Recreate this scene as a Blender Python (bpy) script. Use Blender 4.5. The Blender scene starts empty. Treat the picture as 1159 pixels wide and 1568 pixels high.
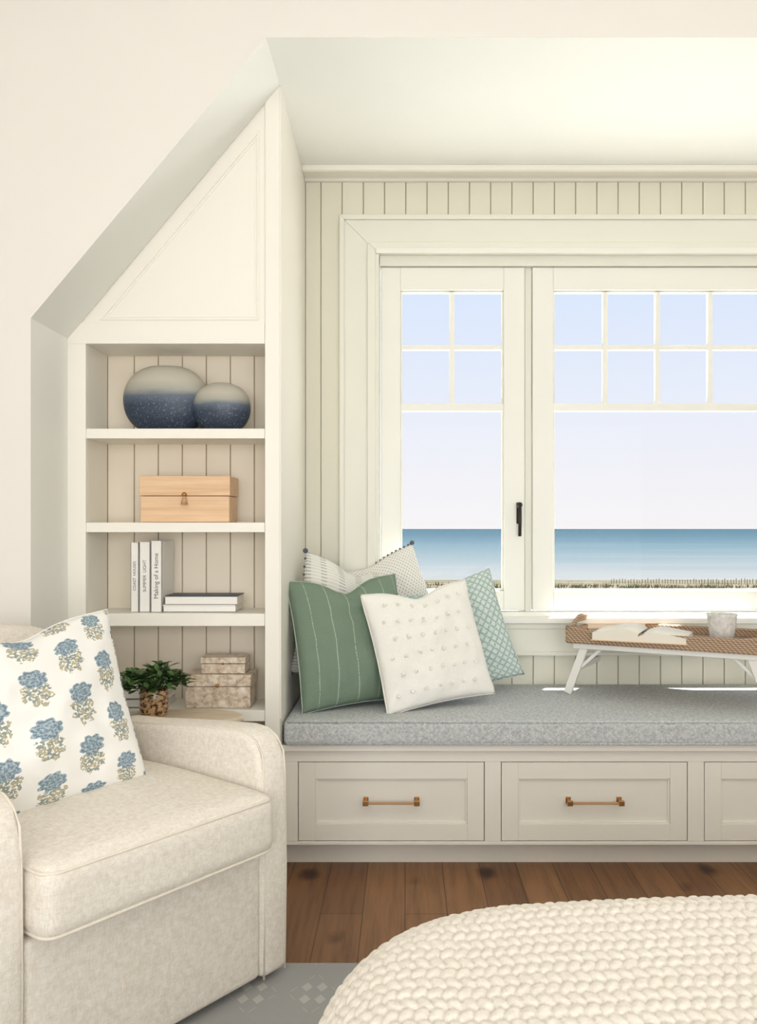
import bpy, bmesh, math, random
from mathutils import Vector, Matrix, noise
random.seed(7)
pi=math.pi
S=bpy.context.scene
S.view_settings.view_transform='Standard'
S.view_settings.look='None'

# ------------------------------------------------------------ materials
def lin(c,k=1.0):
    return tuple(k*(((v/255)/12.92 if v/255<=0.04045 else (((v/255)+0.055)/1.055)**2.4)) for v in c)+(1.0,)
OUT=1/6.9   # outdoor surfaces are lit by full sun: darker albedos
def newmat(name):
    m=bpy.data.materials.new(name); m.use_nodes=True
    nt=m.node_tree; b=nt.nodes['Principled BSDF']
    return m,nt,b
def L(nt,a,b): nt.links.new(a,b)
def math_(nt,op,a,b=None,c=None):
    n=nt.nodes.new('ShaderNodeMath'); n.operation=op
    for i,x in enumerate((a,b,c)):
        if x is None: continue
        if isinstance(x,(int,float)): n.inputs[i].default_value=x
        else: nt.links.new(x,n.inputs[i])
    return n.outputs[0]
def mix_(nt,f,a,b,mode='MIX'):
    n=nt.nodes.new('ShaderNodeMix'); n.data_type='RGBA'; n.blend_type=mode
    for i,x in ((0,f),(6,a),(7,b)):
        if isinstance(x,(int,float)): n.inputs[i].default_value=x
        elif isinstance(x,tuple): n.inputs[i].default_value=x
        else: nt.links.new(x,n.inputs[i])
    return n.outputs[2]
def coords(nt,scale=(1,1,1),kind='Object'):
    tc=nt.nodes.new('ShaderNodeTexCoord'); mp=nt.nodes.new('ShaderNodeMapping')
    mp.inputs['Scale'].default_value=scale
    nt.links.new(tc.outputs[kind],mp.inputs['Vector']); return mp.outputs[0]
def noise_(nt,vec,scale,detail=3,rough=.5):
    n=nt.nodes.new('ShaderNodeTexNoise'); n.inputs['Scale'].default_value=scale
    n.inputs['Detail'].default_value=detail; n.inputs['Roughness'].default_value=rough
    nt.links.new(vec,n.inputs['Vector']); return n.outputs['Fac']
def bump_(nt,b,h,strength=.3,dist=.002):
    n=nt.nodes.new('ShaderNodeBump'); n.inputs['Strength'].default_value=strength
    n.inputs['Distance'].default_value=dist
    nt.links.new(h,n.inputs['Height']); nt.links.new(n.outputs[0],b.inputs['Normal'])
def ramp_(nt,f,stops):
    n=nt.nodes.new('ShaderNodeValToRGB'); cr=n.color_ramp
    while len(cr.elements)<len(stops): cr.elements.new(.5)
    for e,(p,c) in zip(cr.elements,stops): e.position=p; e.color=c
    nt.links.new(f,n.inputs[0]); return n.outputs[0]

def paint(name,c,rough=.5,var=.03,k=1.0):
    m,nt,b=newmat(name); v=coords(nt)
    f=noise_(nt,v,3,2)
    c0=lin(c,k); c1=tuple(x*(1-var) for x in c0[:3])+(1,)
    L(nt,mix_(nt,f,c0,c1),b.inputs['Base Color'])
    b.inputs['Roughness'].default_value=rough
    return m
def fabric(name,c,c2,sc=500,bs=.4,gain=3.0,r=.22):
    m,nt,b=newmat(name)
    a=noise_(nt,coords(nt,(sc,sc*r,sc*r)),1,2); d=noise_(nt,coords(nt,(sc*r,sc,sc*r)),1,2)
    e=noise_(nt,coords(nt,(sc*r,sc*r,sc)),1,2)
    h=math_(nt,'ADD',math_(nt,'ADD',a,d),e); h=math_(nt,'DIVIDE',h,3)
    h2=math_(nt,'MULTIPLY_ADD',h,gain,.5-gain*.5)
    h2=math_(nt,'MAXIMUM',math_(nt,'MINIMUM',h2,1),0)
    L(nt,mix_(nt,h2,lin(c2),lin(c)),b.inputs['Base Color'])
    b.inputs['Roughness'].default_value=.95
    b.inputs['Specular IOR Level'].default_value=.15
    bump_(nt,b,h,bs,.003)
    return m

M={}
M['wall']=paint('wall_paint',(234,230,223),.6)
M['ceil']=paint('ceiling_paint',(242,243,237),.6)
M['trim']=paint('trim_paint',(245,241,230),.4)
M['trimg']=paint('window_trim_paint',(234,233,220),.4)
M['bead']=paint('beadboard_paint',(229,226,209),.45)
M['sash']=paint('sash_paint',(241,240,231),.35)
M['beadb']=paint('bookcase_bead_paint',(237,226,207),.5)
M['gap']=paint('gap_dark',(110,102,84),.8)
M['groove']=paint('groove_shadow',(186,182,162),.8)
M['grooveb']=paint('bookcase_groove',(186,171,146),.8)
M['linen']=fabric('cream_linen',(248,243,234),(226,215,199),430,.8,3.4,.16)
M['welt']=fabric('cream_welt',(240,232,218),(230,220,204),300,.3)
M['seatgrey']=fabric('grey_tweed',(222,224,223),(162,166,168),420,.5,4.2)
M['brass'],_nt,_b=newmat('aged_brass'); _b.inputs['Base Color'].default_value=lin((178,132,80)); _b.inputs['Metallic'].default_value=.9; _b.inputs['Roughness'].default_value=.35
M['leather']=paint('pull_bar',(196,156,114),.4)
M['bronze'],_nt,_b=newmat('dark_bronze'); _b.inputs['Base Color'].default_value=lin((45,40,36)); _b.inputs['Metallic'].default_value=.6; _b.inputs['Roughness'].default_value=.35
M['white']=paint('white_lacquer',(240,238,232),.4)
M['paper']=paint('book_paper',(238,232,218),.8)
M['cover']=paint('book_cover_white',(240,238,232),.5)
M['navy']=paint('book_cover_navy',(40,55,75),.5)
M['ink']=paint('ink',(80,80,80),.7)
M['bounce']=paint('bounce_white',(236,235,231),.8)  # pale colour for the added outdoor bounce slab

# wood floor
m,nt,b=newmat('oak_floor'); M['floor']=m
tc=nt.nodes.new('ShaderNodeTexCoord'); sep=nt.nodes.new('ShaderNodeSeparateXYZ'); L(nt,tc.outputs['Object'],sep.inputs[0])
cb=nt.nodes.new('ShaderNodeCombineXYZ'); L(nt,sep.outputs[1],cb.inputs[0]); L(nt,sep.outputs[0],cb.inputs[1])
br=nt.nodes.new('ShaderNodeTexBrick'); L(nt,cb.outputs[0],br.inputs['Vector'])
br.inputs['Scale'].default_value=1; br.inputs['Brick Width'].default_value=1.7; br.inputs['Row Height'].default_value=.135
br.inputs['Mortar Size'].default_value=.0013; br.inputs['Mortar Smooth'].default_value=.1; br.inputs['Bias'].default_value=0; br.offset=.37
br.inputs['Color1'].default_value=lin((150,108,72)); br.inputs['Color2'].default_value=lin((126,87,57)); br.inputs['Mortar'].default_value=lin((66,44,28))
g=noise_(nt,coords(nt,(38,2.2,1)),1,6,.65)
gr=ramp_(nt,g,[(.3,(.5,.46,.44,1)),(.55,(1,1,1,1)),(.8,(1.2,1.14,1.08,1))])
col=mix_(nt,.8,br.outputs['Color'],gr,'MULTIPLY')
vo=nt.nodes.new('ShaderNodeTexVoronoi'); vo.inputs['Scale'].default_value=1; L(nt,coords(nt,(4.6,3.0,1)),vo.inputs['Vector'])
kd=math_(nt,'ADD',vo.outputs['Distance'],math_(nt,'MULTIPLY',math_(nt,'SUBTRACT',noise_(nt,coords(nt,(30,14,1)),1,3),.5),.12))
kn=ramp_(nt,kd,[(.0,(.06,.03,.02,1)),(.08,(.18,.11,.08,1)),(.22,(1,1,1,1))])
col=mix_(nt,.9,col,kn,'MULTIPLY')
L(nt,col,b.inputs['Base Color']); b.inputs['Roughness'].default_value=.5
bump_(nt,b,g,.15,.002)

# rug
m,nt,b=newmat('diamond_rug'); M['rug']=m
tc=nt.nodes.new('ShaderNodeTexCoord'); sep=nt.nodes.new('ShaderNodeSeparateXYZ'); L(nt,tc.outputs['Object'],sep.inputs[0])
def cell(x,p): return math_(nt,'SUBTRACT',math_(nt,'FRACT',math_(nt,'DIVIDE',x,p)),.5)
def diamond(px,py):
    return math_(nt,'ADD',math_(nt,'ABSOLUTE',cell(sep.outputs[0],px)),math_(nt,'ABSOLUTE',cell(sep.outputs[1],py)))
d1=diamond(.16,.24); d2=diamond(.04,.06)
small=math_(nt,'LESS_THAN',d2,.38)
inside=math_(nt,'LESS_THAN',d1,.42)
s=math_(nt,'MULTIPLY',small,inside)
wv=noise_(nt,coords(nt,(300,300,300)),1,2)
c=mix_(nt,s,lin((168,167,164)),lin((198,196,190)))
c=mix_(nt,math_(nt,'MULTIPLY',wv,.4),c,lin((142,142,140)))
L(nt,c,b.inputs['Base Color']); b.inputs['Roughness'].default_value=1
bump_(nt,b,math_(nt,'ADD',wv,s),.5,.003)

def wood(name,c1,c2,scale=(3,60,60),rough=.5):
    m,nt,b=newmat(name)
    g=noise_(nt,coords(nt,scale),1,5,.6)
    L(nt,ramp_(nt,g,[(.3,lin(c2)),(.62,lin(c1))]),b.inputs['Base Color'])
    b.inputs['Roughness'].default_value=rough; bump_(nt,b,g,.1,.001); return m
M['boxwood']=wood('light_oak',(234,200,162),(216,176,136))
M['palewood']=wood('pale_oak',(226,210,186),(204,184,156),(6,60,60))
M['knit']=fabric('chunky_knit',(244,238,228),(230,221,207),500,.4)

def uvsep(nt):
    tc=nt.nodes.new('ShaderNodeTexCoord'); sep=nt.nodes.new('ShaderNodeSeparateXYZ'); L(nt,tc.outputs['UV'],sep.inputs[0])
    return sep.outputs[0],sep.outputs[1]
def uvmap(nt,scale):
    return coords(nt,scale,'UV')

# floral pillow
m,nt,b=newmat('block_print_floral'); M['floral']=m
u,v=uvsep(nt)
NU,NV=5.4,3.9
col_i=math_(nt,'FLOOR',math_(nt,'MULTIPLY',u,NU))
cu=math_(nt,'SUBTRACT',math_(nt,'FRACT',math_(nt,'MULTIPLY',u,NU)),.5)
odd=math_(nt,'MULTIPLY',math_(nt,'PINGPONG',col_i,1),.5)
cv=math_(nt,'SUBTRACT',math_(nt,'FRACT',math_(nt,'ADD',math_(nt,'MULTIPLY',v,NV),odd)),.5)
nz=noise_(nt,uvmap(nt,(1,1,1)),34,2)
nz2=noise_(nt,uvmap(nt,(1,1,1)),80,2)
def ell(cx,cy,rx,ry,nzs=.5):
    a=math_(nt,'DIVIDE',math_(nt,'SUBTRACT',cu,cx),rx); bb=math_(nt,'DIVIDE',math_(nt,'SUBTRACT',cv,cy),ry)
    r=math_(nt,'SQRT',math_(nt,'ADD',math_(nt,'MULTIPLY',a,a),math_(nt,'MULTIPLY',bb,bb)))
    ang=math_(nt,'ARCTAN2',bb,a)
    lobes=math_(nt,'MULTIPLY',math_(nt,'ABSOLUTE',math_(nt,'SINE',math_(nt,'MULTIPLY',ang,4))),.22)
    r=math_(nt,'SUBTRACT',r,lobes)
    r=math_(nt,'ADD',r,math_(nt,'MULTIPLY',math_(nt,'SUBTRACT',nz,.5),nzs))
    return r
rf=ell(0,.16,.33,.19); rs=ell(0,-.15,.34,.26,.9)
fl=math_(nt,'LESS_THAN',rf,.85)
st=math_(nt,'MULTIPLY',math_(nt,'LESS_THAN',rs,.84),math_(nt,'GREATER_THAN',nz2,.45))
petal=math_(nt,'GREATER_THAN',math_(nt,'SINE',math_(nt,'MULTIPLY',rf,17)),.1)
blue=mix_(nt,petal,lin((116,134,150)),lin((154,174,184)))
blue=mix_(nt,math_(nt,'GREATER_THAN',nz2,.56),blue,lin((180,192,196)))
c=mix_(nt,st,lin((244,242,237)),mix_(nt,math_(nt,'GREATER_THAN',nz,.5),lin((186,176,146)),lin((146,156,150))))
c=mix_(nt,fl,c,blue)
L(nt,c,b.inputs['Base Color']); b.inputs['Roughness'].default_value=.9
bump_(nt,b,noise_(nt,coords(nt,(300,300,300)),1,2),.2,.002)

# green striped
m,nt,b=newmat('green_stripe'); M['green']=m
u,v=uvsep(nt)
f=math_(nt,'PINGPONG',math_(nt,'MULTIPLY',u,6.5),.5)
ln=math_(nt,'LESS_THAN',f,.016)
dash=math_(nt,'GREATER_THAN',noise_(nt,uvmap(nt,(10,260,1)),1,1),.42)
ln=math_(nt,'MULTIPLY',ln,dash)
w=noise_(nt,coords(nt,(350,350,350)),1,2)
c=mix_(nt,w,lin((106,126,108)),lin((132,150,130)))
c=mix_(nt,ln,c,lin((186,200,184)))
L(nt,c,b.inputs['Base Color']); b.inputs['Roughness'].default_value=.95; bump_(nt,b,w,.3,.002)

# sage lattice
m,nt,b=newmat('sage_lattice'); M['teal']=m
u,v=uvsep(nt)
uu=math_(nt,'MULTIPLY',u,14); vv=math_(nt,'MULTIPLY',v,14)
def dl(x): return math_(nt,'LESS_THAN',math_(nt,'ABSOLUTE',math_(nt,'SUBTRACT',math_(nt,'FRACT',x),.5)),.16)
k=math_(nt,'MAXIMUM',dl(math_(nt,'ADD',uu,vv)),dl(math_(nt,'SUBTRACT',uu,vv)))
nb_=noise_(nt,uvmap(nt,(1,1,1)),90,2)
k=math_(nt,'MULTIPLY',k,math_(nt,'GREATER_THAN',nb_,.42))
c=mix_(nt,math_(nt,'MULTIPLY',k,.75),lin((212,222,216)),lin((134,166,160)))
L(nt,c,b.inputs['Base Color']); b.inputs['Roughness'].default_value=.95
bump_(nt,b,noise_(nt,coords(nt,(300,300,300)),1,2),.3,.002)

# woven white
m,nt,b=newmat('woven_white'); M['woven']=m
u,v=uvsep(nt)
r1=math_(nt,'PINGPONG',math_(nt,'MULTIPLY',v,34),.5); r2=math_(nt,'PINGPONG',math_(nt,'MULTIPLY',u,70),.5)
h=math_(nt,'MULTIPLY',r1,math_(nt,'ADD',r2,.3))
band=math_(nt,'LESS_THAN',math_(nt,'FRACT',math_(nt,'MULTIPLY',u,6)),.34)
spk=math_(nt,'MULTIPLY',math_(nt,'LESS_THAN',h,.12),math_(nt,'ADD',math_(nt,'MULTIPLY',band,.4),.2))
c=mix_(nt,spk,lin((240,238,230)),lin((140,138,130)))
L(nt,c,b.inputs['Base Color']); b.inputs['Roughness'].default_value=.95; bump_(nt,b,h,.8,.006)
# textured white with dotted rows
m,nt,b=newmat('dotted_white'); M['dotted']=m
u,v=uvsep(nt)
a1=math_(nt,'PINGPONG',math_(nt,'MULTIPLY',math_(nt,'ADD',u,v),26),.5); a2=math_(nt,'PINGPONG',math_(nt,'MULTIPLY',math_(nt,'SUBTRACT',u,v),26),.5)
h=math_(nt,'MULTIPLY',a1,a2)
c=mix_(nt,math_(nt,'MULTIPLY',math_(nt,'GREATER_THAN',h,.13),.6),lin((238,236,228)),lin((120,120,114)))
L(nt,c,b.inputs['Base Color']); b.inputs['Roughness'].default_value=.95; bump_(nt,b,h,.8,.006)

M['pom']=fabric('white_cotton',(247,245,239),(240,237,229),400,.2)
M['tassel']=paint('tassel_grey',(96,104,112),.9)

# ombre vase
m,nt,b=newmat('ombre_glaze'); M['ombre']=m
tc=nt.nodes.new('ShaderNodeTexCoord'); sep=nt.nodes.new('ShaderNodeSeparateXYZ'); L(nt,tc.outputs['Generated'],sep.inputs[0])
n1=noise_(nt,coords(nt,(14,14,60)),1,4); n2=noise_(nt,coords(nt,(1,1,1)),150,3,.7)
z=math_(nt,'ADD',sep.outputs[2],math_(nt,'MULTIPLY',math_(nt,'SUBTRACT',n1,.5),.06))
c=ramp_(nt,z,[(.0,lin((40,50,68))),(.38,lin((48,60,80))),(.52,lin((88,100,116))),(.62,lin((164,163,153))),(.76,lin((190,185,170)))])
msk=math_(nt,'MULTIPLY',math_(nt,'GREATER_THAN',n2,.6),math_(nt,'LESS_THAN',z,.52))
c=mix_(nt,math_(nt,'MULTIPLY',msk,.5),c,lin((130,144,162)))
L(nt,c,b.inputs['Base Color']); b.inputs['Roughness'].default_value=.45
bump_(nt,b,n2,.15,.003)

m,nt,b=newmat('stone_mosaic'); M['stone']=m
vo=nt.nodes.new('ShaderNodeTexVoronoi'); vo.inputs['Scale'].default_value=60; L(nt,coords(nt,(1,1,1.6)),vo.inputs['Vector'])
n1=noise_(nt,coords(nt),40,4,.7)
c=ramp_(nt,n1,[(.3,lin((156,134,112))),(.5,lin((210,192,170))),(.7,lin((232,222,206)))])
bw=nt.nodes.new('ShaderNodeRGBToBW'); L(nt,vo.outputs['Color'],bw.inputs[0])
c=mix_(nt,.4,c,bw.outputs[0],'SOFT_LIGHT')
L(nt,c,b.inputs['Base Color']); b.inputs['Roughness'].default_value=.35

m,nt,b=newmat('rattan'); M['rattan']=m
def wave(dirn,sc,dist):
    wv=nt.nodes.new('ShaderNodeTexWave'); wv.bands_direction=dirn; L(nt,coords(nt),wv.inputs['Vector']); wv.inputs['Scale'].default_value=sc; wv.inputs['Distortion'].default_value=dist; return wv.outputs['Fac']
h=math_(nt,'MULTIPLY',math_(nt,'ADD',wave('Z',40,1.5),.25),math_(nt,'ADD',wave('DIAGONAL',36,1),.25))
c=ramp_(nt,h,[(.0,lin((122,96,74))),(.35,lin((164,134,108))),(1,lin((204,180,152)))])
L(nt,c,b.inputs['Base Color']); b.inputs['Roughness'].default_value=.7; bump_(nt,b,h,.6,.003)

m,nt,b=newmat('leaf_green'); M['leaf']=m
n1=noise_(nt,coords(nt),30,2)
L(nt,ramp_(nt,n1,[(.35,lin((34,62,30))),(.65,lin((92,126,66)))]),b.inputs['Base Color']); b.inputs['Roughness'].default_value=.4
m,nt,b=newmat('window_glass'); M['glass']=m
out=[n for n in nt.nodes if n.type=='OUTPUT_MATERIAL'][0]; nt.nodes.remove(b)
tr=nt.nodes.new('ShaderNodeBsdfTransparent'); gl=nt.nodes.new('ShaderNodeBsdfGlossy'); gl.inputs['Roughness'].default_value=0.02
mx=nt.nodes.new('ShaderNodeMixShader'); mx.inputs[0].default_value=.002
L(nt,tr.outputs[0],mx.inputs[1]); L(nt,gl.outputs[0],mx.inputs[2]); L(nt,mx.outputs[0],out.inputs[0])
m,nt,b=newmat('tortoise_glass'); M['jar']=m
n1=noise_(nt,coords(nt,(1,1,1.5)),70,3)
L(nt,ramp_(nt,n1,[(.4,lin((70,42,22))),(.55,lin((196,158,116)))]),b.inputs['Base Color']); b.inputs['Roughness'].default_value=.15
m,nt,b=newmat('stoneware'); M['cup']=m
n1=noise_(nt,coords(nt),60,3)
L(nt,ramp_(nt,n1,[(.3,lin((204,203,197))),(.6,lin((232,230,225)))]),b.inputs['Base Color']); b.inputs['Roughness'].default_value=.6
bump_(nt,b,n1,.4,.003)
# ocean
m,nt,b=newmat('ocean_water'); M['sea']=m
tc=nt.nodes.new('ShaderNodeTexCoord'); sep=nt.nodes.new('ShaderNodeSeparateXYZ'); L(nt,tc.outputs['Object'],sep.inputs[0])
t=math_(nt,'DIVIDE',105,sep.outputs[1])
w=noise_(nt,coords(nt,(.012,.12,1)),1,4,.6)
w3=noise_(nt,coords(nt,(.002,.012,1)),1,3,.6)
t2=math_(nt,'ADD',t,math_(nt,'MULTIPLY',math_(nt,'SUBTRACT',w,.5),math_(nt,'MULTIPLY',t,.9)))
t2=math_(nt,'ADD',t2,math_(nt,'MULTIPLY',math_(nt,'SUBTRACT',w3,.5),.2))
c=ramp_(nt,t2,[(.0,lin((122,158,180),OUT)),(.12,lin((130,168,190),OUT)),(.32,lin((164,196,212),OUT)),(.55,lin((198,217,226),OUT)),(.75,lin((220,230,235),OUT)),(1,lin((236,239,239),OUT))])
L(nt,c,b.inputs['Base Color']); b.inputs['Roughness'].default_value=.9; b.inputs['Specular IOR Level'].default_value=0
m,nt,b=newmat('beach_sand'); M['sand']=m
n1=noise_(nt,coords(nt,(.15,.5,1)),1,4,.7)
L(nt,ramp_(nt,n1,[(.36,lin((168,168,126),OUT)),(.5,lin((220,209,184),OUT)),(.65,lin((236,226,205),OUT))]),b.inputs['Base Color']); b.inputs['Roughness'].default_value=1; b.inputs['Specular IOR Level'].default_value=0
m,nt,b=newmat('dune_grass_blades'); M['grass']=m
n1=noise_(nt,coords(nt),.4,2)
L(nt,ramp_(nt,n1,[(.35,lin((158,172,108),OUT*2.6)),(.65,lin((216,206,158),OUT*2.6))]),b.inputs['Base Color']); b.inputs['Roughness'].default_value=1; b.inputs['Specular IOR Level'].default_value=0
M['fence']=paint('weathered_fence',(176,166,148),.9,.03,OUT*3)

# ------------------------------------------------------------ builder
class B:
    def __init__(s): s.bm=bmesh.new(); s.mats=[]
    def mi(s,m):
        m=M[m] if isinstance(m,str) else m
        if m not in s.mats: s.mats.append(m)
        return s.mats.index(m)
    def box(s,x0,x1,y0,y1,z0,z1,m):
        k=s.mi(m); v=[s.bm.verts.new(p) for p in [(x0,y0,z0),(x1,y0,z0),(x1,y1,z0),(x0,y1,z0),(x0,y0,z1),(x1,y0,z1),(x1,y1,z1),(x0,y1,z1)]]
        for f in [(3,2,1,0),(4,5,6,7),(0,1,5,4),(1,2,6,5),(2,3,7,6),(3,0,4,7)]:
            s.bm.faces.new([v[i] for i in f]).material_index=k
    def prism(s,pts,a0,a1,m,axis='Y'):
        k=s.mi(m)
        def P(p,a):
            if axis=='Y': return (p[0],a,p[1])
            if axis=='X': return (a,p[0],p[1])
            return (p[0],p[1],a)
        A=[s.bm.verts.new(P(p,a0)) for p in pts]; C=[s.bm.verts.new(P(p,a1)) for p in pts]
        n=len(pts)
        fs=[s.bm.faces.new(A),s.bm.faces.new(C[::-1])]
        for i in range(n): fs.append(s.bm.faces.new([A[i],A[(i+1)%n],C[(i+1)%n],C[i]]))
        for f in fs: f.material_index=k
        bmesh.ops.recalc_face_normals(s.bm,faces=fs)
    def lathe(s,prof,c,m,n=40,sx=1,sy=1,cap=True):
        k=s.mi(m); rings=[]
        for r,z in prof:
            rings.append([s.bm.verts.new((c[0]+r*sx*math.cos(2*pi*i/n),c[1]+r*sy*math.sin(2*pi*i/n),c[2]+z)) for i in range(n)])
        for a,b_ in zip(rings,rings[1:]):
            for i in range(n):
                f=s.bm.faces.new([a[i],a[(i+1)%n],b_[(i+1)%n],b_[i]]); f.material_index=k; f.smooth=True
        if cap:
            s.bm.faces.new(rings[0][::-1]).material_index=k; s.bm.faces.new(rings[-1]).material_index=k
    def tube(s,pts,r,m,n=8,closed=False):
        k=s.mi(m); pts=[Vector(p) for p in pts]; rings=[]; N_=len(pts)
        for i,p in enumerate(pts):
            if closed: t=pts[(i+1)%N_]-pts[i-1]
            else: t=pts[min(i+1,N_-1)]-pts[max(i-1,0)]
            t.normalize(); up=Vector((0,0,1)) if abs(t.z)<.95 else Vector((1,0,0))
            a=t.cross(up).normalized(); b_=t.cross(a)
            rings.append([s.bm.verts.new(p+a*r*math.cos(2*pi*j/n)+b_*r*math.sin(2*pi*j/n)) for j in range(n)])
        rng=range(N_) if closed else range(N_-1)
        for i in rng:
            A=rings[i]; C=rings[(i+1)%N_]
            for j in range(n):
                f=s.bm.faces.new([A[j],A[(j+1)%n],C[(j+1)%n],C[j]]); f.material_index=k; f.smooth=True
        if not closed:
            s.bm.faces.new(rings[0][::-1]).material_index=k; s.bm.faces.new(rings[-1]).material_index=k
    def blob(s,c,r,m,sub=1):
        k=s.mi(m); g=bmesh.ops.create_icosphere(s.bm,subdivisions=sub,radius=r,matrix=Matrix.Translation(c))
        for v in g['verts']:
            for f in v.link_faces: f.material_index=k; f.smooth=True
    def softbox(s,x0,x1,y0,y1,z0,z1,r,m,crown=0,n=16,wob=0,nz=6):
        k=s.mi(m); hx,hy,hz=(x1-x0)/2,(y1-y0)/2,(z1-z0)/2; cx,cy,cz=(x0+x1)/2,(y0+y1)/2,(z0+z1)/2
        r=min(r,hx,hy,hz)
        def ax(h,n):
            core=[-h+r+(2*h-2*r)*i/n for i in range(n+1)]
            return [-h]+[-h+r*q for q in (.15,.35,.65)]+core+[h-r*q for q in (.65,.35,.15)]+[h]
        X,Y,Z=ax(hx,n),ax(hy,n),ax(hz,nz)
        cache={}
        def V(x,y,z):
            key=(round(x,6),round(y,6),round(z,6))
            if key in cache: return cache[key]
            q=Vector((max(-hx+r,min(hx-r,x)),max(-hy+r,min(hy-r,y)),max(-hz+r,min(hz-r,z))))
            d=Vector((x,y,z))-q
            p=q+d.normalized()*r if d.length>1e-9 else q
            if crown:
                e=max(0,1-(p.x/hx)**2)*max(0,1-(p.y/hy)**2)
                p.z+=crown*(e**.5)*(p.z/hz if p.z>0 else 0)
            if wob:
                nn=noise.noise_vector(Vector((p.x+cx,p.y+cy,p.z+cz))*6); p+=nn*wob
            v=s.bm.verts.new((p.x+cx,p.y+cy,p.z+cz)); cache[key]=v; return v
        def face(a,b_,c,d):
            vs=[]
            for q in (a,b_,c,d):
                if q not in vs: vs.append(q)
            if len(vs)>2:
                try: f=s.bm.faces.new(vs); f.material_index=k; f.smooth=True
                except ValueError: pass
        for (P,Q,fn) in ((X,Y,lambda p,q,w:V(p,q,w*hz)),(X,Z,lambda p,q,w:V(p,-w*hy,q)),(Y,Z,lambda p,q,w:V(w*hx,p,q))):
            for w in (1,-1):
                for i in range(len(P)-1):
                    for j in range(len(Q)-1):
                        q=[fn(P[i],Q[j],w),fn(P[i+1],Q[j],w),fn(P[i+1],Q[j+1],w),fn(P[i],Q[j+1],w)]
                        if w<0: q=q[::-1]
                        face(*q)
    def done(s,name,bevel=0,seg=2,parent=None,smooth=False):
        me=bpy.data.meshes.new(name)
        s.bm.normal_update(); s.bm.to_mesh(me); s.bm.free()
        for m_ in s.mats: me.materials.append(m_)
        o=bpy.data.objects.new(name,me); S.collection.objects.link(o)
        if smooth:
            for p in me.polygons: p.use_smooth=True
        if bevel:
            md=o.modifiers.new('bevel','BEVEL'); md.width=bevel; md.segments=seg; md.limit_method='ANGLE'; md.angle_limit=math.radians(40)
        if parent: o.parent=parent
        return o
def empty(name,loc=(0,0,0),rz=0):
    e=bpy.data.objects.new(name,None); S.collection.objects.link(e); e.location=loc; e.rotation_euler=(0,0,rz); e.empty_display_size=.1; return e

# ------------------------------------------------------------ room shell
AX0,AX1=-.44,2.686; YF,YB=2.75,3.83; CZ=2.785; NX=-1.185; NZ=1.896
w=B()
w.box(-2.2,NX,YF,3.05,0,NZ,'wall')
w.prism([(-2.2,NZ),(NX,NZ),(AX0,CZ),(AX0,3.3),(-2.2,3.3)],YF,3.05,'wall')
w.box(AX0,AX1,YF,3.05,CZ,3.3,'wall')
w.box(AX1,3.2,YF,3.05,0,3.3,'wall')
w.bm.normal_update(); kc=w.mi('ceil')
for f in w.bm.faces:
    c_=f.calc_center_median()
    if abs(f.normal.y)<.5 and NX-.01<c_.x<AX1+.01 and c_.z<CZ+.01: f.material_index=kc  # niche jamb and soffit faces coloured cooler to stand in for tinted light
w.done('wall_north')
w=B(); w.box(-2.35,-2.2,-2.6,3.05,0,3.3,'wall'); w.done('wall_west')
w=B(); w.box(3.2,3.35,-2.6,3.05,0,3.3,'wall'); w.done('wall_east')
w=B(); w.box(-2.35,3.35,-2.75,-2.6,0,.3,'wall'); w.box(-2.35,3.35,-2.75,-2.6,2.7,3.3,'wall')
w.box(-2.35,-1.9,-2.75,-2.6,.3,2.7,'wall'); w.box(2.9,3.35,-2.75,-2.6,.3,2.7,'wall'); w.done('wall_south')
w=B(); w.box(-2.35,3.35,-2.75,4.0,-.1,0,'floor'); w.done('floor')
w=B(); w.box(-2.35,3.35,-2.75,3.05,3.3,3.45,'ceil'); w.done('ceiling')
w=B(); w.box(-.5,2.8,3.05,4.0,CZ,CZ+.15,'ceil'); w.done('ceiling_alcove')
w=B(); w.box(-2.2,NX,YF-.015,YF,0,.14,'trim'); w.done('baseboard_north',.003)
w=B(); w.box(-.492,AX0,3.05,4.0,0,CZ,'trim'); w.box(AX0,AX0+.005,3.05,3.17,.56,CZ,'trim'); w.done('wall_alcove_west',.002)
w=B(); w.box(AX1,AX1+.05,3.05,4.0,0,CZ,'trim'); w.done('wall_alcove_east')
OX0,OX1,OZ0,OZ1=-.13,2.376,.845,2.398
w=B()
for (a,b_,c,d) in ((AX0,OX0,0,CZ),(OX1,AX1,0,CZ),(OX0,OX1,0,OZ0),(OX0,OX1,OZ1,CZ)):
    w.box(a,b_,YB+.008,4.0,c,d,'groove')
xs=[AX0]; x=-.371
while x<AX1: xs.append(x); x+=.0936
xs.append(AX1)
for a,b_ in zip(xs,xs[1:]):
    a2,b2=a+.002,b_-.002
    if b2<=OX0-.08 or a2>=OX1+.08: w.box(a2,b2,YB,YB+.009,.5,CZ,'bead')
    else:
        w.box(a2,b2,YB,YB+.009,2.5,CZ,'bead'); w.box(a2,b2,YB,YB+.009,.5,.75,'bead')
        if a2<OX0: w.box(a2,OX0,YB,YB+.009,.75,2.5,'bead')
        if b2>OX1: w.box(OX1,b2,YB,YB+.009,.75,2.5,'bead')
w.done('wall_alcove_north',.0015)
w=B(); w.prism([(3.71,CZ),(3.71,CZ-.022),(3.722,CZ-.026),(3.80,CZ-.022),(3.81,CZ-.03),(3.83,CZ-.03),(3.83,CZ)],AX0,AX1,'trim','X'); w.done('trim_crown',.002)

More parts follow.
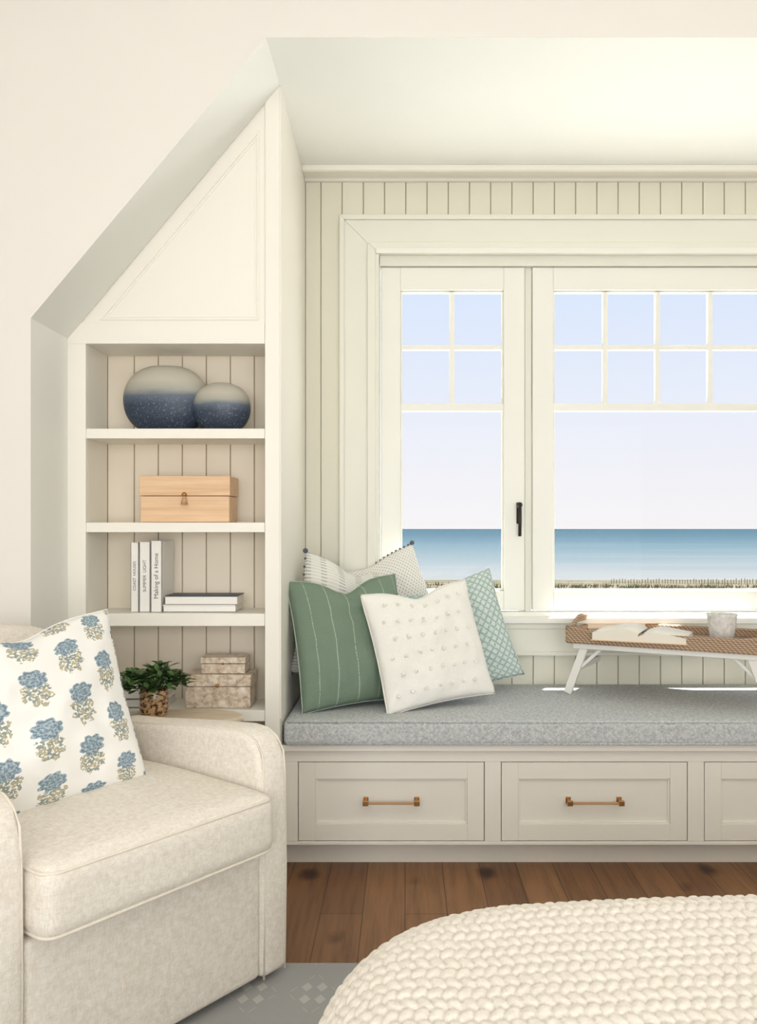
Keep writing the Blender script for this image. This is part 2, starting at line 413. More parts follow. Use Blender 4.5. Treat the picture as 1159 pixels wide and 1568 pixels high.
# ------------------------------------------------------------ window
win=empty('window_1',(0,0,0))
w=B()
def casing(x0,x1,z0,z1,wd,y0,y1,m):
    w.prism([(x0,z0),(x0,z1),(x0+wd,z1-wd),(x0+wd,z0)],y0,y1,m)
    w.prism([(x1,z0),(x1,z1),(x1-wd,z1-wd),(x1-wd,z0)],y0,y1,m)
    w.prism([(x0,z1),(x1,z1),(x1-wd,z1-wd),(x0+wd,z1-wd)],y0,y1,m)
casing(-.288,2.534,.84,2.606,.16,3.812,3.83,'trimg')
casing(-.288,2.534,.84,2.606,.022,3.802,3.812,'trimg')
casing(-.165,2.411,.84,2.483,.037,3.795,3.812,'trimg')
casing(-.13,2.376,.84,2.448,.016,3.80,3.86,'trimg')
w.box(-.128,2.374,3.785,3.80,2.430,2.455,'sash')
w.done('casing',.003,2,win)
w=B()
w.box(-.13,-.110,3.83,3.95,.845,2.44,'trimg'); w.box(2.356,2.376,3.83,3.95,.845,2.44,'trimg'); w.box(-.13,2.376,3.83,3.95,2.388,2.44,'trimg')
w.box(.533,.562,3.862,3.95,.86,2.39,'trimg'); w.box(1.684,1.713,3.862,3.95,.86,2.39,'trimg')
w.box(-.13,2.376,3.83,3.97,.83,.861,'sash')
w.done('jamb_frame',.002,2,win)
w=B(); w.box(-.31,2.556,3.775,3.84,.815,.842,'sash'); w.box(-.288,2.534,3.805,3.83,.672,.815,'trimg'); w.box(-.288,2.534,3.795,3.83,.79,.815,'trimg'); w.box(-.288,2.534,3.80,3.83,.672,.69,'trimg')
w.done('sill_and_apron',.004,2,win)
def sash(x0,x1,gx0,gx1,cols,name):
    w=B(); z0,z1,gz0,gz1=.866,2.386,.9536,2.285; y0,y1=3.845,3.892
    w.box(x0,gx0,y0,y1,z0,z1,'sash'); w.box(gx1,x1,y0,y1,z0,z1,'sash'); w.box(gx0,gx1,y0,y1,z0,gz0,'sash'); w.box(gx0,gx1,y0,y1,gz1,z1,'sash')
    for (a,b_,c,d) in ((gx0,gx0+.008,gz0,gz1),(gx1-.008,gx1,gz0,gz1)): w.box(a,b_,y0+.012,y1-.01,c,d,'trimg')
    w.box(gx0,gx1,y0+.012,y1-.01,gz1-.008,gz1,'trimg'); w.box(gx0,gx1,y0+.012,y1-.01,gz0,gz0+.008,'trimg')
    for i in range(1,cols):
        x=gx0+(gx1-gx0)*i/cols; w.box(x-.011,x+.011,y0+.012,y1-.008,1.78,gz1,'sash')
    w.box(gx0,gx1,y0+.014,y1-.01,2.023,2.045,'sash')
    w.box(gx0,gx1,y0+.008,y1-.006,1.750,1.785,'sash')
    w.done(name,.003,2,win)
    g=B(); g.box(gx0,gx1,3.870,3.873,gz0,gz1,'glass'); g.done(name+'_glass',0,1,win)
sash(-.106,.530,-.020,.4377,2,'sash_1'); sash(.565,1.681,.6565,1.589,4,'sash_2'); sash(1.716,2.352,1.808,2.266,2,'sash_3')
for hx in (.504,1.742):
    w=B(); w.box(hx-.011,hx+.011,3.836,3.846,1.25,1.345,'bronze'); w.tube([(hx,3.845,1.325),(hx,3.815,1.325)],.009,'bronze',12)
    w.tube([(hx,3.812,1.33),(hx,3.806,1.30),(hx,3.808,1.25),(hx,3.816,1.195)],.0075,'bronze',12); w.blob((hx,3.812,1.333),.012,'bronze',2)
    w.done('handle',.003,2,win)

# ------------------------------------------------------------ bookcase
bk=empty('built_in_bookcase')
FX0=-1.121; FX1=-.493; BY0,BY1=3.051,3.272; OT=1.879
w=B(); w.box(NX-.02,FX0,BY0,BY0+.02,0,OT,'trim'); w.box(NX-.02,FX1,BY0,BY0+.02,OT,1.952,'trim')
w.done('face_frame',.0015,2,bk)
w=B(); w.box(NX-.02,FX1,BY0+.003,BY0+.02,1.945,CZ+.02,'trim'); w.done('gable_face',0,1,bk)
T=[Vector((-1.075,1.962)),Vector((-.513,1.962)),Vector((-.513,2.632))]
la,lb,lc=(T[1]-T[2]).length,(T[0]-T[2]).length,(T[0]-T[1]).length
IC=(T[0]*la+T[1]*lb+T[2]*lc)/(la+lb+lc); 
def ringtri(k0,k1,y0,y1):
    for i in range(3):
        A,C=T[i],T[(i+1)%3]
        q=[A+(IC-A)*k0,C+(IC-C)*k0,C+(IC-C)*k1,A+(IC-A)*k1]
        w.prism([tuple(p) for p in q],y0,y1,'trim')
w=B(); ringtri(0,.035,BY0-.001,BY0+.004); ringtri(.055,.085,BY0+.001,BY0+.004)
w.done('gable_panel_moulding',.001,2,bk)
w=B()
w.box(NX-.02,FX0,BY0+.02,BY1,0,OT,'trim'); w.box(NX-.02,FX1,BY0+.02,BY1,OT,1.95,'trim')
w.done('carcass',.001,2,bk)
w=B()
gx=[FX0,-1.02]
while gx[-1]+.0905<FX1: gx.append(gx[-1]+.0905)
gx.append(FX1)
w.box(NX,FX1,BY1+.007,BY1+.03,0,1.93,'grooveb')
for a,b_ in zip(gx,gx[1:]): w.box(a+.002,b_-.002,BY1,BY1+.008,0,OT,'beadb')
w.done('beadboard_back',.0015,2,bk)
w=B()
for z0,z1 in ((1.546,1.581),(1.216,1.2506),(.886,.930),(.551,.590),(.06,.10)):
    w.box(FX0,FX1,BY0+.002,BY1,z0,z1,'trim')
w.done('shelves',.002,2,bk)

def vase(name,c,rx,ry,h,open_):
    w=B(); prof=[]; n=30
    for i in range(n+1):
        t=i/n; ang=-pi/2+t*pi*.95
        r=abs(math.cos(ang))**.72; z=(math.sin(ang)+1)/2
        prof.append((r,z*h))
    prof=[(r,z) for r,z in prof if not (r<.5 and z<h*.15)]
    prof=[p for p in prof if not(p[0]<open_ and p[1]>h*.5)]
    zt=prof[-1][1]
    prof+= [(open_,zt+.003),(open_*.93,zt+.001),(open_*.88,zt-.02),(open_*.7,zt-.04)]
    z0=prof[0][1]; prof=[(r,z-z0) for r,z in prof]
    w.lathe(prof,c,'ombre',56,rx,ry)
    return w.done(name)
vase('ombre_vase',(-.872,3.168,1.5815),.154,.088,.250,.42)
vase('ombre_vase',(-.662,3.138,1.5815),.104,.075,.178,.36)

e=empty('wooden_keepsake_box',(-.782,3.16,1.2515))
w=B(); w.box(-.158,.158,-.075,.075,0,.093,'boxwood'); w.box(-.161,.161,-.078,.078,.0945,.165,'boxwood'); w.done('box_body',.003,2,e)
w=B(); w.blob((0,-.083,.098),.009,'brass',2); w.lathe([(.003,.0),(.013,-.035)],(0,-.084,.098),'leather',12); w.done('tassel_clasp',0,1,e)

e=empty('standing_books',(0,0,0))
w=B()
for i,(a,b_,h) in enumerate(((-.979,-.951,.248),(-.948,-.910,.250),(-.907,-.868,.254))):
    w.box(a,a+.003,3.10,3.255,.9315,.9315+h,'cover'); w.box(b_-.003,b_,3.10,3.255,.9315,.9315+h,'cover'); w.box(a,b_,3.10,3.104,.9315,.9315+h,'cover')
    w.box(a+.002,b_-.002,3.104,3.25,.9345,.9285+h,'paper')
w.done('books',.001,1,e)
def text(s_,loc,size,rot,par,m='ink',name='spine_title'):
    cu=bpy.data.curves.new(name,'FONT'); cu.body=s_; cu.size=size; cu.align_x='CENTER'; cu.align_y='CENTER'; cu.extrude=.0002
    cu.materials.append(M[m]); o=bpy.data.objects.new(name,cu); S.collection.objects.link(o); o.location=loc; o.rotation_euler=rot; o.parent=par
for x,t,sz in ((-.965,'COAST  HOUSES',.014),(-.929,'SUMMER  LIGHT',.016),(-.8875,'Making of a Home',.022)):
    text(t,(x,3.0995,1.06),sz,(pi/2,-pi/2,0),e)
e=empty('book_stack',(-.735,3.17,.9315))
w=B()
for z,dx,cm,h in ((0,0,'cover',.026),(.027,.006,'cover',.031)):
    w.box(-.13+dx,.13+dx,-.07,.07,z,z+.002,cm); w.box(-.13+dx,.13+dx,-.07,.07,z+h-.003,z+h,'navy' if z>0 else cm); w.box(-.13+dx,-.126+dx,-.07,.07,z,z+h,cm)
    w.box(-.13+dx,.13+dx,-.07,-.067,z,z+h-.004,cm); w.box(-.126+dx,.127+dx,-.066,.066,z+.002,z+h-.003,'paper')
w.done('books',.0008,1,e)
e=empty('stone_mosaic_box',(-.665,3.155,.5915))
w=B(); w.box(-.115,.115,-.07,.07,0,.075,'stone'); w.box(-.118,.118,-.073,.073,.077,.118,'stone'); w.blob((0,-.076,.08),.007,'brass',2); w.done('large_box',.002,2,e)
e=empty('stone_mosaic_box',(-.65,3.155,.7105))
w=B(); w.box(-.078,.078,-.05,.05,0,.034,'stone'); w.box(-.08,.08,-.052,.052,.036,.058,'stone'); w.blob((0,-.055,.036),.005,'brass',2); w.done('small_box',.002,2,e)
e=empty('lying_books',(-.95,3.16,.5915))
w=B()
for z,a,b_ in ((0,-.12,.1),(.031,-.115,.09)):
    w.box(a,b_,-.07,.07,z,z+.003,'cover'); w.box(a,b_,-.07,.07,z+.027,z+.03,'cover'); w.box(a,b_,-.07,-.067,z,z+.03,'cover'); w.box(a+.003,b_-.003,-.066,.066,z+.003,z+.027,'paper')
w.done('books',.0008,1,e)

# ------------------------------------------------------------ bench
be=empty('window_seat_bench')
w=B(); w.box(AX0,AX1,3.155,YB,.095,.43,'gap'); w.box(AX0,AX1,3.20,YB,0,.1,'trim')
w.done('carcass',0,1,be)
dr=[(-.386,.287),(.346,1.019),(1.078,1.751),(1.81,2.483)]
DZ0,DZ1=.101,.388
w=B(); w.box(AX0,AX1,3.13,3.155,DZ1,.432,'trim'); w.box(AX0,AX1,3.13,3.155,.088,DZ0,'trim')
st=[AX0]+[v for d in dr for v in d]+[AX1]
for i in range(0,len(st),2): w.box(st[i],st[i+1],3.13,3.155,DZ0,DZ1,'trim')
w.box(AX0,AX1,3.105,YB,.432,.455,'trim')
w.done('face_frame',.002,2,be)
for i,(a,b_) in enumerate(dr):
    w=B(); g=.0025; a+=g; b_-=g; z0,z1=DZ0+g,DZ1-g; r=.060
    w.box(a,a+r,3.132,3.154,z0,z1,'trim'); w.box(b_-r,b_,3.132,3.154,z0,z1,'trim'); w.box(a+r,b_-r,3.132,3.154,z0,z0+r,'trim'); w.box(a+r,b_-r,3.132,3.154,z1-r,z1,'trim')
    w.box(a+r,b_-r,3.145,3.154,z0+r,z1-r,'trim')
    x0,x1,y0,y1=a+r,b_-r,z0+r,z1-r; q=.007
    for pts in ([(x0,y0),(x1,y0),(x1-q,y0+q),(x0+q,y0+q)],[(x0,y1),(x1,y1),(x1-q,y1-q),(x0+q,y1-q)],[(x0,y0),(x0,y1),(x0+q,y1-q),(x0+q,y0+q)],[(x1,y0),(x1,y1),(x1-q,y1-q),(x1-q,y0+q)]):
        w.prism(pts,3.139,3.146,'trim')
    w.done('drawer_%d'%(i+1),.0012,2,be)
    cx=(a+b_)/2; z=.246
    w=B()
    for sx in (-.092,.092): 
        w.box(cx+sx-.009,cx+sx+.009,3.140,3.146,z-.012,z+.012,'brass'); w.box(cx+sx-.006,cx+sx+.006,3.108,3.141,z-.006,z+.006,'brass')
        w.box(cx+sx-.010,cx+sx+.010,3.100,3.112,z-.009,z+.009,'brass')
    w.box(cx-.085,cx+.085,3.102,3.110,z-.0045,z+.0045,'leather')
    w.done('pull_%d'%(i+1),.0015,2,be)
w=B(); w.softbox(AX0+.007,AX1-.004,3.085,YB-.005,.4565,.545,.018,'seatgrey',0,40)
cu=w.done('bench_seat_cushion')
w=B()
for zz in (.540,.462): w.tube([(AX0+.02,3.088,zz),(AX1-.02,3.088,zz)],.0035,'seatgrey',8)
w.done('piping',0,1,cu)

# ------------------------------------------------------------ pillows
def pillow(name,wd,ht,th,loc,yaw,lean,roll,mat,chop=0,pinch=.05,seed=0,n=44):
    R=Matrix.Rotation(math.radians(yaw),4,'Z')@Matrix.Rotation(math.radians(-lean),4,'X')@Matrix.Rotation(math.radians(roll),4,'Y')
    bm=bmesh.new(); uvl=bm.loops.layers.uv.new('UVMap'); grid={}
    def P(u,v,sd):
        x=wd/2*u*(1-pinch*(1-v*v)); z=ht/2*v*(1-pinch*(1-u*u))
        e=max(0,(1-u*u))*max(0,(1-v*v))
        y=sd*th/2*(e**.42)
        z-=chop*math.exp(-(u*u)/.12)*max(0,(v+.3)/1.3)**2
        nn=noise.noise(Vector((u*2.2+seed,v*2.2,sd*.7+seed)))*.016+noise.noise(Vector((u*5+seed,v*5,sd+seed)))*.008
        y+=sd*nn*(e**.3)
        cr=(abs(u)*abs(v))**3; y+=sd*.004*math.sin(14*(abs(u)-abs(v)))*cr
        return Vector((x,y,z))
    for sd in (-1,1):
        for i in range(n+1):
            for j in range(n+1):
                u=-1+2*i/n; v=-1+2*j/n
                u2=math.sin(u*pi/2)*.35+u*.65; v2=math.sin(v*pi/2)*.35+v*.65
                edge=i in(0,n) or j in(0,n)
                if edge and sd==1: grid[(1,i,j)]=grid[(-1,i,j)]; continue
                grid[(sd,i,j)]=bm.verts.new(P(u2,v2,sd))
        for i in range(n):
            for j in range(n):
                ids=[(i,j),(i+1,j),(i+1,j+1),(i,j+1)]
                if sd==1: ids=ids[::-1]
                f=bm.faces.new([grid[(sd,)+q] for q in ids]); f.smooth=True
                for lp,q in zip(f.loops,ids): lp[uvl].uv=(q[0]/n,q[1]/n)
    me=bpy.data.meshes.new(name); bm.to_mesh(me); bm.free(); me.materials.append(M[mat])
    o=bpy.data.objects.new(name,me); S.collection.objects.link(o)
    o.matrix_world=Matrix.Translation(loc)@R
    def surf(u,v,sd=-1): return P(u,v,sd)
    return o,surf
def seam(o,surf,mat,r=.0022):
    pts=[]; k=20
    for a in range(k): pts.append(surf(-1+2*a/k,-1))
    for a in range(k): pts.append(surf(1,-1+2*a/k))
    for a in range(k): pts.append(surf(1-2*a/k,1))
    for a in range(k): pts.append(surf(-1,1-2*a/k))
    w=B(); w.tube(pts,r,mat,6,True); w.done('seam',0,1,o)

o,s_=pillow('woven_pillow',.46,.50,.12,(-.238,3.575,.846),36,13,15,'woven',.04,seed=1)
w=B()
for (a,b_) in ((-1,1),(1,1),(-1,-1)): w.blob(s_(a,b_),.011,'tassel',2)
for i in range(9): w.blob(s_(-1,1-1.2*i/9),.006,'tassel',1)
w.done('corner_tassels',0,1,o)
o,s_=pillow('woven_pillow',.44,.50,.11,(-.085,3.742,.856),0,6,-21,'dotted',.02,seed=5)
w=B()
for (a,b_) in ((-1,1),(1,1)): w.blob(s_(a,b_),.011,'tassel',2)
for i in range(9): w.blob(s_(.2+.8*i/9,1),.006,'tassel',1)
w.done('corner_tassels',0,1,o)
o,s_=pillow('green_striped_pillow',.48,.50,.17,(-.210,3.375,.794),30,14,-2,'green',.055,seed=2); seam(o,s_,'green')
o,s_=pillow('sage_print_pillow',.48,.47,.14,(.200,3.665,.772),-2,13,-17,'teal',.04,seed=3); seam(o,s_,'teal')
o,s_=pillow('white_tufted_pillow',.47,.47,.15,(.090,3.375,.778),24,20,-6,'pom',.04,seed=4); seam(o,s_,'pom')
w=B()
for i in range(7):
    for j in range(6):
        u=-.82+1.64*(i+(.5 if j%2 else 0))/7; v=-.75+1.5*j/5
        p=s_(u,v)+Vector((0,-.006,0))
        for k in range(5): w.blob(p+Vector((random.uniform(-.005,.005),random.uniform(-.005,.001),random.uniform(-.005,.005))),.005,'pom',1)
w.done('tufts',0,1,o)

# ------------------------------------------------------------ tray table
tr=empty('rattan_bed_tray',(1.098,3.555,.545),math.radians(-28.7))
hx,hy=.385,.195; tz=.222
w=B(); w.box(-hx+.01,hx-.01,-hy+.01,hy-.01,tz,tz+.014,'rattan'); w.done('tray_floor',.003,2,tr)
w=B()
def rim(a,b_,handle=False):
    a=Vector(a); b_=Vector(b_); n=24
    def H(t):
        if handle: return .056+.034*max(0,math.cos((t-.5)*pi*1.5))
        e=abs(t-.5)*2
        return .040+.018*max(0,(e-.75)/.25)
    d=(b_-a).normalized(); nrm=Vector((-d.y,d.x,0))*.007; k=w.mi('rattan')
    for i in range(n):
        t0=i/n; t1=(i+1)/n; p=a.lerp(b_,t0); q=a.lerp(b_,t1)
        hole=handle and abs((t0+t1)/2-.5)<.2
        spans=[(-.004,H)] if not hole else [(-.004,lambda t:.044),(.066,H)]
        for lo,HH in spans:
            vs=[]
            for P_,t in ((p,t0),(q,t1)):
                for sg in (-1,1):
                    for zz in (tz+lo,tz+HH(t)): vs.append(w.bm.verts.new((P_.x+nrm.x*sg,P_.y+nrm.y*sg,zz)))
            for f in ((0,1,5,4),(2,6,7,3),(1,3,7,5),(0,4,6,2),(0,2,3,1),(4,5,7,6)): w.bm.faces.new([vs[x] for x in f]).material_index=k
    w.tube([(a.lerp(b_,i/n).x,a.lerp(b_,i/n).y,tz+H(i/n)) for i in range(n+1)],.0085,'rattan',8)
rim((-hx,-hy,0),(hx,-hy,0)); rim((-hx,hy,0),(hx,hy,0)); rim((-hx,-hy,0),(-hx,hy,0),True); rim((hx,-hy,0),(hx,hy,0),True)
w.tube([(-hx,-hy,tz),(hx,-hy,tz),(hx,hy,tz),(-hx,hy,tz)],.008,'rattan',8,True)
w.done('woven_rim',0,1,tr)
w=B()
def beam(a,b_,wd,dp,m):
    a=Vector(a); b_=Vector(b_); d=(b_-a).normalized(); y=Vector((0,1,0)); x=d.cross(y).normalized(); k=w.mi(m)
    vs=[w.bm.verts.new(P_+x*sx*wd/2+y*sy*dp/2) for P_ in (a,b_) for sx,sy in ((-1,-1),(1,-1),(1,1),(-1,1))]
    fs=[w.bm.faces.new([vs[i] for i in f]) for f in ((3,2,1,0),(4,5,6,7),(0,1,5,4),(1,2,6,5),(2,3,7,6),(3,0,4,7))]
    for f in fs: f.material_index=k
    bmesh.ops.recalc_face_normals(w.bm,faces=fs)
for sx in (-1,1):
    for sy in (-1,1):
        beam((sx*(hx-.07),sy*(hy-.03),tz-.008),(sx*(hx+.008),sy*(hy-.03),.004),.032,.020,'white')
        beam((sx*(hx-.03),sy*(hy-.042),.10),(sx*(hx-.15),sy*(hy-.042),tz-.010),.014,.008,'white')
    w.box(min(sx*(hx-.045),sx*(hx-.029)),max(sx*(hx-.045),sx*(hx-.029)),-hy+.03,hy-.03,.10,.125,'white')
w.box(-hx+.02,hx-.02,-hy+.012,-hy+.03,tz-.030,tz-.006,'white'); w.box(-hx+.02,hx-.02,hy-.03,hy-.012,tz-.030,tz-.006,'white')
w.done('folding_legs',.003,2,tr)
bo=empty('open_book',(.965,3.52,.545+tz+.0145),math.radians(-24))
w=B()
def page(sg,mat,base,th):
    k=w.mi(mat); n=14; prev=None
    for i in range(n+1):
        t=i/n; x=sg*t*.18; z=base+th*(1-t*.25)+.030*math.sin(min(1,t*2.2)*pi/2)*(1-.8*t)
        cur=[w.bm.verts.new((x,-.125,z)),w.bm.verts.new((x,.125,z)),w.bm.verts.new((x,.125,base)),w.bm.verts.new((x,-.125,base))]
        if prev:
            for j in range(4):
                f=w.bm.faces.new([prev[j],prev[(j+1)%4],cur[(j+1)%4],cur[j]]); f.material_index=k; f.smooth=(j==0)
        prev=cur
    w.bm.faces.new(prev).material_index=k
page(-1,'paper',.003,.030); page(1,'paper',.003,.020)
w.box(-.185,.185,-.13,.13,0,.003,'boxwood')
bmesh.ops.recalc_face_normals(w.bm,faces=w.bm.faces)
w.done('pages',0,1,bo)
w=B(); w.lathe([(.036,0),(.044,.004),(.050,.05),(.057,.102),(.0585,.110),(.055,.111),(.053,.102),(.046,.05),(.038,.012),(.001,.010)],(0,0,0),'cup',40)
o=w.done('stoneware_cup'); o.location=(1.255,3.44,.545+tz+.0145)
# ------------------------------------------------------------ armchair
ch=empty('upholstered_armchair',(-.5755,2.042,0),math.radians(53.13))
w=B(); w.softbox(-.335,.335,.008,.76,.03,.382,.02,'linen',0,10); w.done('base',0,1,ch)
for sg,nm in ((1,'arm_far'),(-1,'arm_near')):
    w=B()
    a,b_=(.328,.43) if sg>0 else (-.43,-.328)
    pr=[(0.0,.025),(-.004,.30),(.0,.56),(.012,.62),(.035,.66),(.07,.678),(.12,.682),(.30,.668),(.52,.645),(.66,.635),(.74,.61),(.78,.55),(.78,.025)]
    w.prism(pr,a,b_,'linen','X'); o=w.done(nm,.026,5,ch,smooth=True)
    w=B()
    for xx in (a+.012,b_-.012):
        w.tube([(xx,y+(.006 if i<3 else .0),z-(.004 if i>3 else 0)) for i,(y,z) in enumerate(pr[:-2])],.0032,'welt',6)
    w.done(nm+'_welt',0,1,ch)
w=B()
ol=[(.40,.30),(.40,.55),(.365,.64),(.31,.74),(.25,.84),(.18,.91),(.09,.945),(0,.955)]
ol=ol+[(-x,z) for x,z in ol[-2::-1]]
w.prism(ol,.60,.78,'linen','Y')
for v in w.bm.verts: v.co.y+=(v.co.z-.4)*.10
w.done('back',.05,6,ch,smooth=True)
w=B(); w.softbox(-.32,.32,.46,.62,.50,.86,.07,'linen',0,10,0.01)
for v in w.bm.verts:
    v.co.y+=(v.co.z-.5)*.28; v.co.x*=1-.35*max(0,(v.co.z-.55)/.35)
w.done('back_cushion',0,1,ch)
w=B(); w.softbox(-.327,.327,-.062,.60,.384,.535,.035,'linen',.035,18,.003); w.done('seat_cushion',0,1,ch)
def rr(x0,x1,y0,y1,r,z):
    pts=[]
    for cx,cy,a0 in ((x1-r,y0+r,-90),(x1-r,y1-r,0),(x0+r,y1-r,90),(x0+r,y0+r,180)):
        for k in range(6):
            a=math.radians(a0+90*k/5); pts.append((cx+r*math.cos(a),cy+r*math.sin(a),z))
    return pts
w=B()
for z in (.525,.394): w.tube(rr(-.320,.320,-.055,.595,.035,z),.0040,'welt',8,True)
w.done('seat_welt',0,1,ch)
o,s_=pillow('floral_pillow',.54,.475,.17,(-.925,2.165,.760),52,17,-4,'floral',.035,seed=9); seam(o,s_,'floral')

# ------------------------------------------------------------ side table, plant
e=empty('oval_side_table',(-.74,2.925,0))
w=B(); w.lathe([(.96,0),(1,.006),(1,.018),(.97,.024)],(0,0,.576),'palewood',48,.195,.108); w.done('table_top',0,1,e)
w=B(); w.lathe([(.10,0),(.10,.012),(.03,.03),(.02,.10),(.02,.56),(.06,.576)],(0,0,0),'palewood',24,1,.9); w.done('pedestal',0,1,e)
e=empty('potted_plant',(-.845,2.925,.6005))
w=B(); w.lathe([(.040,0),(.044,.004),(.047,.03),(.047,.085),(.044,.092),(.042,.088),(.042,.08)],(0,0,0),'jar',28); w.done('vase',0,1,e)
w=B(); k=w.mi('leaf')
def leaf(p,d,ln,wd):
    d=d.normalized(); up=Vector((0,0,1)); sd=d.cross(up).normalized(); nn=sd.cross(d).normalized()
    n=5; rows=[]
    for i in range(n+1):
        t=i/n; ww=wd*math.sin(pi*(t*.9+.06))**.7; c=p+d*ln*t+Vector((0,0,-.3*ln*t*t))
        rows.append([w.bm.verts.new(c-sd*ww),w.bm.verts.new(c-nn*ww*.3),w.bm.verts.new(c+sd*ww)])
    for A,C in zip(rows,rows[1:]):
        for j in range(2):
            f=w.bm.faces.new([A[j],A[j+1],C[j+1],C[j]]); f.material_index=k; f.smooth=True
for s_i in range(24):
    a=s_i*2.399; rr_=.02+.085*math.sqrt(s_i/24)
    tip=Vector((rr_*math.cos(a)*1.05,rr_*math.sin(a)*.7,.115+.05*(1-(rr_/.11)**2)+random.uniform(-.01,.012)))
    w.tube([Vector((0,0,.07)),tip*.5+Vector((0,0,.06)),tip],.002,'leaf',5)
    for q in range(12):
        aa=q*2.4+s_i; el=random.uniform(-.1,1.0)
        base=tip+Vector((0,0,-.035+q*.0035))
        leaf(base,Vector((math.cos(aa)*math.cos(el),math.sin(aa)*math.cos(el),math.sin(el))),random.uniform(.030,.050),random.uniform(.008,.012))
w.done('foliage',0,1,e)

# ------------------------------------------------------------ rug
w=B(); w.box(-1.9,2.4,-.9,2.44,.0005,.010,'rug'); w.done('area_rug',.003)

# ------------------------------------------------------------ bed with knit throw
RX0,RX1,RY0,RY1=.02,1.9,-1.5,1.365
rc=.16; R=.15; TOP=.611
def sdf_core(x,y):
    cx,cy=(RX0+RX1)/2,(RY0+RY1)/2; hx,hy=(RX1-RX0)/2-rc,(RY1-RY0)/2-rc
    px,py=x-cx,y-cy; qx,qy=abs(px)-hx,abs(py)-hy
    if qx>0 and qy>0:
        l=math.hypot(qx,qy); d=l-rc; n=(qx/l*(1 if px>0 else -1),qy/l*(1 if py>0 else -1))
    elif qx>qy: d=qx-rc; n=((1 if px>0 else -1),0)
    else: d=qy-rc; n=(0,(1 if py>0 else -1))
    return d,n
def knit_h(a,b_):
    a+=.006*noise.noise(Vector((a*7,b_*7,1))); b_+=.006*noise.noise(Vector((a*7,b_*7,7)))
    p=.0195; q=.027
    best=0; row0=math.floor(b_/q)
    for row in (row0-1,row0,row0+1):
        off=.35*p if row%2 else 0
        i=round((a-off)/p); s=1 if row%2 else -1
        for ii in (i-1,i,i+1):
            dx=(a-off-ii*p)/p; dy=(b_-(row+.5)*q)/q
            X=abs(dx+s*dy*.45); Y=abs(dy)
            r=(X/.53)**2.6+(Y/.58)**2.6
            if r<1: best=max(best,(1-r)**.42)
    return best
def bedpt(a,b_):
    d,n=sdf_core(a,b_)
    if d<=0: P_=Vector((a,b_,TOP)); nn=Vector((0,0,1))
    else:
        bx,by=a-n[0]*d,b_-n[1]*d
        th=min(d/R,pi/2); P_=Vector((bx+n[0]*R*math.sin(th),by+n[1]*R*math.sin(th),TOP-R*(1-math.cos(th))))
        if d>R*pi/2: P_.z-=(d-R*pi/2)
        nn=Vector((n[0]*math.sin(th),n[1]*math.sin(th),math.cos(th)))
    P_.z+=.006*noise.noise(Vector((a*2.5,b_*2.5,0)))+.026*min(1,max(0,(a-.1)/.5))
    P_+=nn*(.0085*knit_h(a,b_)+.0012*noise.noise(Vector((a*60,b_*60,3))))
    return P_
def axis(lo,hi,f0,f1,fine,coarse):
    v=lo; out=[]
    while v<hi: out.append(v); v+= fine if f0<=v<f1 else coarse
    out.append(hi); return out
A=axis(-.56,2.4,-.36,.85,.0026,.03); Bv=axis(-1.6,1.88,1.0,1.62,.0028,.03)
verts=[]; faces=[]
for a in A:
    for b_ in Bv: verts.append(bedpt(a,b_))
nb=len(Bv)
for i in range(len(A)-1):
    for j in range(nb-1): faces.append((i*nb+j,(i+1)*nb+j,(i+1)*nb+j+1,i*nb+j+1))
me=bpy.data.meshes.new('knit_throw'); me.from_pydata(verts,[],faces); me.materials.append(M['knit'])
for p in me.polygons: p.use_smooth=True
be_=empty('bed_with_knit_throw'); o=bpy.data.objects.new('knit_throw',me); S.collection.objects.link(o); o.parent=be_
w=B(); w.softbox(.0,2.0,-1.6,1.40,.13,.54,.08,'pom',0,8); w.done('mattress',0,1,be_)
w=B(); w.box(.04,1.96,-1.55,1.36,.011,.13,'palewood'); w.done('bed_base',.01,2,be_)

# ------------------------------------------------------------ outdoors
w=B(); w.box(-6,9,4.02,12,-.25,-.08,'bounce'); w.done('bounce_slab')  # added unseen slab, reflects sun up onto the alcove ceiling
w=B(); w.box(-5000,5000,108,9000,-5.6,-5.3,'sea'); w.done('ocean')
w=B()
k=w.mi('sand'); nx,ny=120,30; g=[[None]*(ny+1) for _ in range(nx+1)]
for i in range(nx+1):
    for j in range(ny+1):
        x=-110+260*i/nx; y=30+78*j/ny
        z=-5.2+.35*noise.noise(Vector((x*.12,y*.1,0)))*(1 if y<98 else .2)
        g[i][j]=w.bm.verts.new((x,y,z))
for i in range(nx):
    for j in range(ny):
        f=w.bm.faces.new([g[i][j],g[i+1][j],g[i+1][j+1],g[i][j+1]]); f.material_index=k; f.smooth=True
w.done('beach')
w=B(); k=w.mi('grass')
for i in range(15000):
    x=random.uniform(-50,75); y=random.uniform(76,98)
    dens=noise.noise(Vector((x*.12,y*.22,5)))
    if dens<.02: continue
    z=-5.2; h=random.uniform(.2,.6); a=random.uniform(-.25,.25); ww=.06
    vs=[w.bm.verts.new((x-ww,y,z)),w.bm.verts.new((x+ww,y+.05,z)),w.bm.verts.new((x+a,y,z+h))]
    w.bm.faces.new(vs).material_index=k
w.done('dune_grass')
w=B()
for i in range(52):
    x=24+i*.33+random.uniform(-.06,.06); w.box(x-.03,x+.03,101,101.05,-5.2,-4.65+random.uniform(-.15,.1),'fence')
w.done('beach_fence')

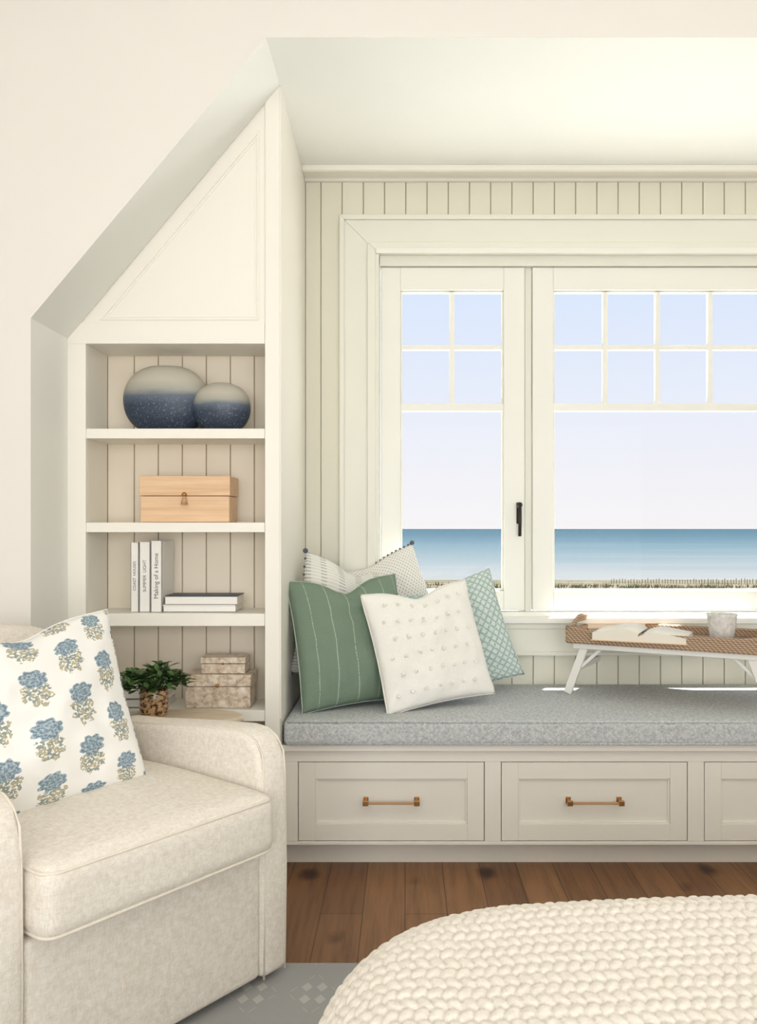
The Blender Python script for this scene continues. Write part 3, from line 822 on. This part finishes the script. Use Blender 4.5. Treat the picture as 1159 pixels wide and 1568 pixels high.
# ------------------------------------------------------------ lights / world
W=bpy.data.worlds.new('sky'); S.world=W; W.use_nodes=True; nt=W.node_tree
bg=nt.nodes['Background']; tc=nt.nodes.new('ShaderNodeTexCoord'); sep=nt.nodes.new('ShaderNodeSeparateXYZ'); L(nt,tc.outputs['Generated'],sep.inputs[0])
c=ramp_(nt,sep.outputs[2],[(.0,lin((243,241,242))),(.06,lin((238,238,244))),(.15,lin((229,235,248))),(.28,lin((214,228,250))),(1,lin((170,200,245)))])
L(nt,c,bg.inputs[0]); bg.inputs[1].default_value=1.03
sd=bpy.data.lights.new('sun','SUN'); sd.energy=19; sd.angle=.01; sd.color=(1,.975,.93)
so=bpy.data.objects.new('sun',sd); S.collection.objects.link(so)
el=math.radians(79.3); az=math.radians(25)
dirv=Vector((math.cos(el)*math.sin(az),math.cos(el)*math.cos(az),math.sin(el)))
so.rotation_euler=dirv.to_track_quat('Z','Y').to_euler()
def area(name,loc,rot,sx,sy,p,col):
    l=bpy.data.lights.new(name,'AREA'); l.shape='RECTANGLE'; l.size=sx; l.size_y=sy; l.energy=p; l.color=col
    o=bpy.data.objects.new(name,l); S.collection.objects.link(o); o.location=loc; o.rotation_euler=rot
area('south_fill',(.5,-2.55,1.4),(math.radians(90),0,0),4.6,2.1,119,(1,.992,.975))  # added soft frontal fill behind the camera
area('overhead_fill',(.3,.2,3.25),(0,0,0),1.6,1.6,10,(1,.975,.94))  # added overhead fill for the room, not a real fixture
area('upward_fill',(.3,-.9,.85),(math.radians(142),0,0),2.2,.9,8,(1,.985,.96))  # added upward fill to brighten soffit and ceiling

# ------------------------------------------------------------ camera
cd=bpy.data.cameras.new('camera'); co=bpy.data.objects.new('camera',cd); S.collection.objects.link(co)
co.location=(0,0,1.23); co.rotation_euler=(pi/2,0,0)
cd.sensor_fit='HORIZONTAL'; cd.sensor_width=36; cd.lens=41.31; cd.shift_x=-.035; cd.shift_y=.0216; cd.clip_end=12000; cd.clip_start=.05
S.camera=co
